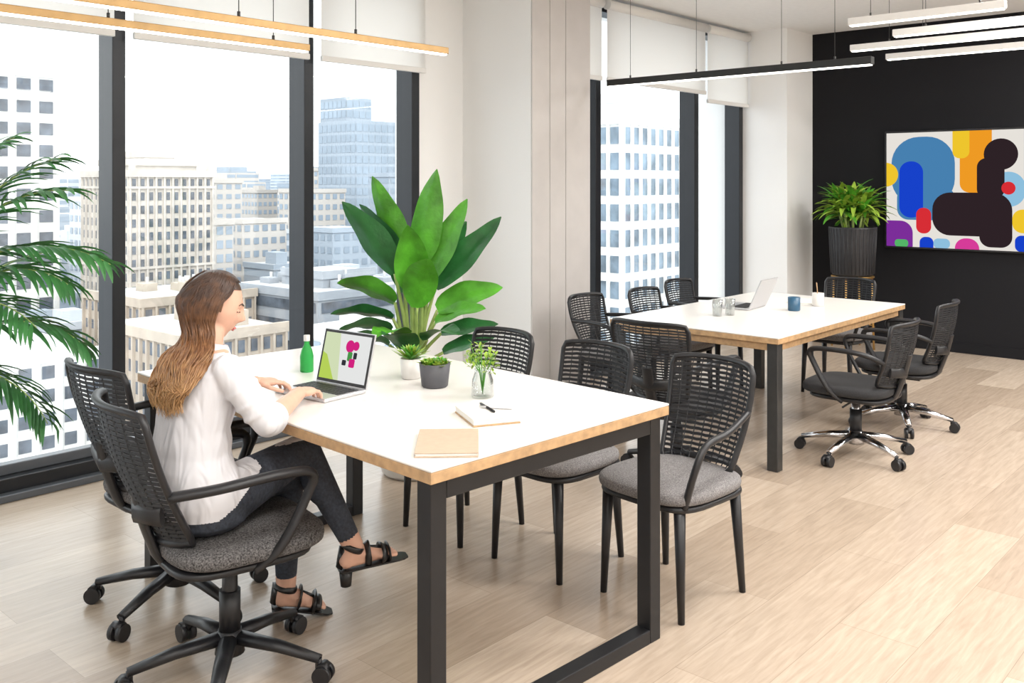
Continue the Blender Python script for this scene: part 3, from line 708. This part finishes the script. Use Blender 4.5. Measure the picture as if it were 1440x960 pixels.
for si in range(NS):
    sg=1 if rr.random()<.5 else -1
    aa=R(rr.uniform(86,180)) if si%3 else R(rr.uniform(82,118))
    at=sg*aa
    px=rr.uniform(-.55,.60)*(1 if aa>R(120) else .6)+(.28 if aa<R(105) else -.1)
    px=max(-.75,min(.60,px)); p0n=V((px,sg*.03,math.sqrt(1-px*px-.0009)))
    st=rr.random()<.35
    p0=hc+Fv*p0n.x*.094+Rv*p0n.y*.078+Uv*p0n.z*.111
    lift=1.02+rr.random()*.08
    pts=[p0]
    for nz in(.78,.45,.08,-.25):
        w=(.9-nz)/.9; w=min(1,w*1.1); a0=math.atan2(sg*.55,px*.9)
        a_=a0+(at-a0)*w
        pts.append(hp(a_,nz,lift+.03*w))
    lat=math.sin(at); bk=max(0,-math.cos(at)); dep=rr.random()
    base=hc+Rv*lat*.080-FH*(.012+.072*bk)
    pts.append(V((base.x,base.y,1.035))+jit(.004))
    yl=2.583-lat*.085
    pts.append(V((1.452-.045*bk-.022*dep,yl,.972))+jit(.005))
    xb=1.382-.028*dep+rr.gauss(0,.003)
    zend=.81+.09*rr.random()+.03*abs(lat)
    pts.append(V((xb,2.573-lat*.080+rr.gauss(0,.008),.905)))
    pts.append(V((xb-.008+rr.gauss(0,.005),2.560-lat*.058+rr.gauss(0,.013),zend)))
    if st: pts=pts[rr.randint(1,3):]
    sp_=spline(pts,5); s=cu.splines.new('POLY'); s.points.add(len(sp_)-1); ph=rr.choice([0,1.2,2.4])+rr.uniform(0,.7)
    for i,p in enumerate(sp_):
        z=p.z; w=.010*max(0,min(1,(1.10-z)/.15)); q=p+V((-abs(w*.5*math.sin(z*60+ph)),w*math.sin(z*58+ph),0)); t=i/(len(sp_)-1); s.points[i].co=(*q,1); s.points[i].radius=.6+.4*min(1,t*6) if t<.75 else max(.12,1-(t-.75)*3.4)
ho=bpy.data.objects.new('hair_strands',cu); cu.materials.append(M['hair']); COL.objects.link(ho); ho.parent=wo
# collar, cuffs
b=B()
Rc=Matrix.Rotation(R(14),3,'Y')
b.lathe([(.070,-.022),(.058,-.006),(.051,.022),(.054,.026),(.062,.014),(.076,-.012),(.080,-.020),(.076,-.022)],(1.518,2.612,.985),36,0,Rc)
for s_ in'RL':
    c=J['el'+s_].lerp(J['wr'+s_],CUFF); d=(J['wr'+s_]-J['el'+s_]).normalized(); Rq=d.to_track_quat('Z','Y').to_matrix()
    b.lathe([(.032,-.002),(.042,.018),(.046,.014),(.049,-.010),(.048,-.02),(.040,-.024)],c,28,0,Rq)
b.tube(spline([(1.577,2.602,.965),(1.600,2.60,.90),(1.575,2.596,.82),(1.553,2.588,.72),(1.575,2.58,.63)],5),.006,6,0,sq=(.5,1.8),up=(1,0,0))
b.make('collar_and_cuffs',['blouse'],wo)
# sandals
for s_ in'RL':
    a,heel,ball,toe=feet[s_]; b=B(); d=(toe-heel).normalized(); sd=d.cross(V((0,0,1))).normalized(); up=sd.cross(d)
    if up.z<0: up=-up
    path=[heel-d*.028-up*.024,heel-up*.026,heel.lerp(ball,.5)-up*.026,ball-up*.022,toe+d*.028-up*.018]
    path=spline(path,4); ws=[.022,.026,.027,.027,.025,.024,.023,.023,.024,.027,.031,.034,.036,.036,.035,.030,.018]
    vs=[];fs=[]
    for i,p in enumerate(path):
        if s_=='L': p.z=max(p.z,.006)
        for q,h in((-1,0),(1,0),(1,-.006),(-1,-.006)): vs.append(p+sd*q*ws[i]+up*h)
    for i in range(len(path)-1):
        for k in range(4): fs.append((i*4+k,i*4+(k+1)%4,i*4+4+(k+1)%4,i*4+4+k))
    fs+= [(0,1,2,3),tuple((len(path)-1)*4+k for k in(3,2,1,0))]; b.add(vs,fs,0)
    hb=heel-up*.03; ht=(V((hb.x,hb.y,.001)) if s_=='L' else hb-up*.052); b.tube([hb-d*.004,ht-d*.006],[.023,.018],12,0)
    def strap(c,dirn,rx,ry,th=.0055): 
        u=sd; w=dirn.cross(sd).normalized(); b.tube([c+u*rx*math.cos(t)+w*ry*math.sin(t) for t in [2*math.pi*k/24 for k in range(24)]],th,6,0,closed=True,sq=(.6,1.9),up=w)
    strap(a.lerp(heel,.1),(a-heel).normalized(),.037,.038); strap(ball,d,.040,.026,.008); strap(ball+d*.016,d,.040,.022,.006); strap(heel.lerp(ball,.55)+up*.008,d,.031,.038,.006)
    b.tube([heel.lerp(ball,.5)+up*.035,ball+up*.022+sd*.01],.006,6,0); b.tube([heel-d*.026-up*.02,a-d*.036],.012,8,0,sq=(.4,1.4))
    b.make('sandal_'+s_.lower(),['shoe'],wo)

# ------------------------------------------------------------------ city
BOX=[]
def bld(b,x0,x1,y0,y1,zt,zb,fh,bay,wf,hf,wall=0,win=1,roof=2,pil=0,cornice=.5,band=False,maxf=60):
    b.bb((x0,y0,zb),(x1,y1,zt),wall); b.bb((x0+.6,y0+.6,zt),(x1-.6,y1-.6,zt+.1),roof)
    if cornice: b.bb((x0-cornice*.6,y0-cornice*.6,zt-.9),(x1+cornice*.6,y0,zt+.5),wall); b.bb((x0-cornice*.6,y0,zt-.9),(x0,y1,zt+.5),wall)
    nf=min(maxf,int((zt-zb)/fh))
    for face in(0,1):
        L=(x1-x0) if face==0 else (y1-y0); n=1 if band else max(1,round(L/bay)); bw=L/n
        for f in range(nf):
            z=zt-1.3-f*fh-fh*hf; 
            if z<zb: break
            for k in range(n):
                a=k*bw+bw*(1-wf)/2; c=a+bw*wf
                if band: a=.6;c=L-.6
                if face==0: q=[(x0+a,y0-.12,z),(x0+c,y0-.12,z),(x0+c,y0-.12,z+fh*hf),(x0+a,y0-.12,z+fh*hf)]
                else: q=[(x0-.12,y0+a,z),(x0-.12,y0+a,z+fh*hf),(x0-.12,y0+c,z+fh*hf),(x0-.12,y0+c,z)]
                b.add(q,[(0,1,2,3)],win)
        if pil:
            for k in range(n+1):
                a=k*bw
                if face==0: b.bb((x0+a-pil/2,y0-.45,zb),(x0+a+pil/2,y0,zt),wall)
                else: b.bb((x0-.45,y0+a-pil/2,zb),(x0,y0+a+pil/2,zt),wall)
G=-62
def tower(name,mats,*specs,into=None):
    b=into or B()
    for s,kw in specs: bld(b,*s,**kw); BOX.append(s[:4])
    if not into: return b.make(name,mats)
def roofkit(b,x0,x1,y0,y1,z,seed,n=8,mi=0):
    r=random.Random(seed)
    for k in range(n):
        x=r.uniform(x0+2,x1-4);y=r.uniform(y0+2,y1-4);w=r.uniform(1,3);h=r.uniform(.7,2.2); b.bb((x,y,z),(x+w,y+w*r.uniform(.6,1.6),z+h),mi)
        b.tube([(x+w/2,y+w/2,z),(x+w/2,y+w/2,z+h+1)],.25,8,2)
tower('white_office_tower',['b_white','b_win','b_roof'],((30,84.1,205.8,240,24.6,G,4.6,4.4,.62,.55),dict(pil=.7)))
b=B(); tower('',0,((89.7,108.2,184.6,206,3.6,G,2.75,1.9,.42,.60),dict(pil=.35,cornice=1.2)),((92,106,187,203,6.0,3.6,2.3,2.0,.5,.5),dict(cornice=.8)),((95.5,102.5,190,199,7.8,6.0,1.8,1.5,.4,.5),dict(cornice=.3)),into=b)
for k in(0,6,12,18,24): b.bb((89.2,184.1,3.6-3.3-k*2.75),(108.7,184.6,3.6-2.8-k*2.75),0); b.bb((89.2,184.6,3.6-3.3-k*2.75),(89.7,206,3.6-2.8-k*2.75),0)
for x in(90.3,107.6): b.bb((x-.5,184.2,3.6),(x+.5,185.2,5.2),0)
b.make('limestone_tower',['b_stone','b_win','b_roof'])
b=B(); tower('',0,((12,58.9,129,190,-21.5,G,3.1,2.9,.55,.55),dict(pil=.5,cornice=.3)),((20,34,150,170,-18.5,-21.5,3,3,.2,.3),{}),into=b); roofkit(b,14,57,131,188,-21.4,3,16); b.make('white_grid_office_block',['b_white','b_win','b_roof'])
b=B(); tower('',0,((61,77,112,134,-18.5,G,2.9,2.0,.5,.58),dict(pil=.35,cornice=.9)),((70,90,140,160,-17,G,3,2.2,.5,.5),dict(cornice=.8,pil=.3)),into=b); roofkit(b,62,76,113,132,-18.4,5,7); roofkit(b,71,89,141,158,-16.9,6,7); b.make('tan_brick_block',['b_tan','b_win','b_roof'])
b=B(); tower('',0,((91,118,123.2,150,-16.5,G,3.4,3,.9,.5),dict(band=True)),((97,108,130,142,-14,-16.5,3,3,.2,.3),{}),into=b); roofkit(b,92,116,125,148,-16.4,8,10); b.make('banded_office_block',['b_grey','b_win','b_roof'])
tower('white_glass_tower',['b_white','b_win2','b_roof'],((107,124,75.4,97,10.6,G,3.6,2.2,.74,.66),dict(pil=.35)),((111,120,79,92,14,10.6,3.6,3,.6,.5),{}))
tower('white_glass_tower',['b_white','b_win2','b_roof'],((134,170,77.2,100,9.5,G,3.6,3.0,.74,.62),dict(pil=.45)))
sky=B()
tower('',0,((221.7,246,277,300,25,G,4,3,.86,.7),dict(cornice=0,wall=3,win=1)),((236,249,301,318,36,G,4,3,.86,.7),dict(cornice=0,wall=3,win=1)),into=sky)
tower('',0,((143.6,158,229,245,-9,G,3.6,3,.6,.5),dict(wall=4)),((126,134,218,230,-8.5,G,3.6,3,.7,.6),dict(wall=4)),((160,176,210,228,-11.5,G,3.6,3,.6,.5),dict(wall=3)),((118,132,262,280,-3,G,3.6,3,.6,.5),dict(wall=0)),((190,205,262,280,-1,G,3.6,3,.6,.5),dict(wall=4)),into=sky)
rr=random.Random(21)
def clear(x0,x1,y0,y1):
    for a,c,d_,e_ in BOX:
        if x0<c+3 and x1>a-3 and y0<e_+3 and y1>d_-3: return False
    return True
def cells(size,dmin,dmax,fmin,fmax):
    n=int(dmax/size)+1
    for i in range(n):
        for j in range(n):
            x=i*size+rr.uniform(0,size*.1); y=j*size+rr.uniform(0,size*.1)
            D=.7447*x+.6673*y
            if D<dmin or D>dmax: continue
            t=(.6673*x-.7447*y)/D
            if t<-.68 or t>.34: continue
            w=size*rr.uniform(fmin,fmax); d=size*rr.uniform(fmin,fmax)
            if not clear(x,x+w,y,y+d): continue
            base=-.155 if D<260 else (-.085 if D<420 else -.045 if D<750 else -.018)
            zt=max(G+6,1.5+D*base*rr.uniform(.5,1.35))
            if D>300 and rr.random()<.09: zt=1.5+D*rr.uniform(-.012,.018)
            near=D<420
            wl=rr.choice([0,0,3,4,5] if near else [0,0,0,4,3])
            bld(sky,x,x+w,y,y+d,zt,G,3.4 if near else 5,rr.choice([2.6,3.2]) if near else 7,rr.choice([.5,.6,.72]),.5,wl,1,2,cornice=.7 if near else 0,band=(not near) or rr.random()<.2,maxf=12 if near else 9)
            if near and rr.random()<.6 and w>7: sky.bb((x+w*.3,y+d*.3,zt),(x+w*.6,y+d*.65,zt+rr.uniform(1.5,4)),wl)
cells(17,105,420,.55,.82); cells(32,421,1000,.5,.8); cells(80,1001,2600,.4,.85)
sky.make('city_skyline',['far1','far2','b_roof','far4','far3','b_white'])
b=B(); b.add([(-800,20,G),(3500,20,G),(3500,3500,G),(-800,3500,G)],[(0,1,2,3)]); b.make('city_ground',['ground'])

# ------------------------------------------------------------------ lighting
w=bpy.data.worlds.new('world'); sc.world=w; w.use_nodes=True
bg=w.node_tree.nodes['Background']; bg.inputs[0].default_value=(.94,.97,1,1); bg.inputs[1].default_value=3.0
su=bpy.data.lights.new('sun','SUN'); su.energy=1.5; su.angle=.1; su.color=(1,.95,.88)
so=bpy.data.objects.new('sun',su); so.rotation_euler=V((.55,.6,-.62)).to_track_quat('-Z','Y').to_euler(); so.location=(0,0,30); COL.objects.link(so)

# ------------------------------------------------------------------ camera
cam=bpy.data.cameras.new('camera'); co=bpy.data.objects.new('camera',cam); COL.objects.link(co)
cam.lens=36*1317/1440; cam.sensor_width=36; cam.shift_y=-(480-257)/1440; cam.clip_end=5000; cam.clip_start=.05
co.location=(0,0,1.5); co.rotation_euler=(R(90),0,R(41.86-90)); sc.camera=co
sc.view_settings.view_transform='Standard'
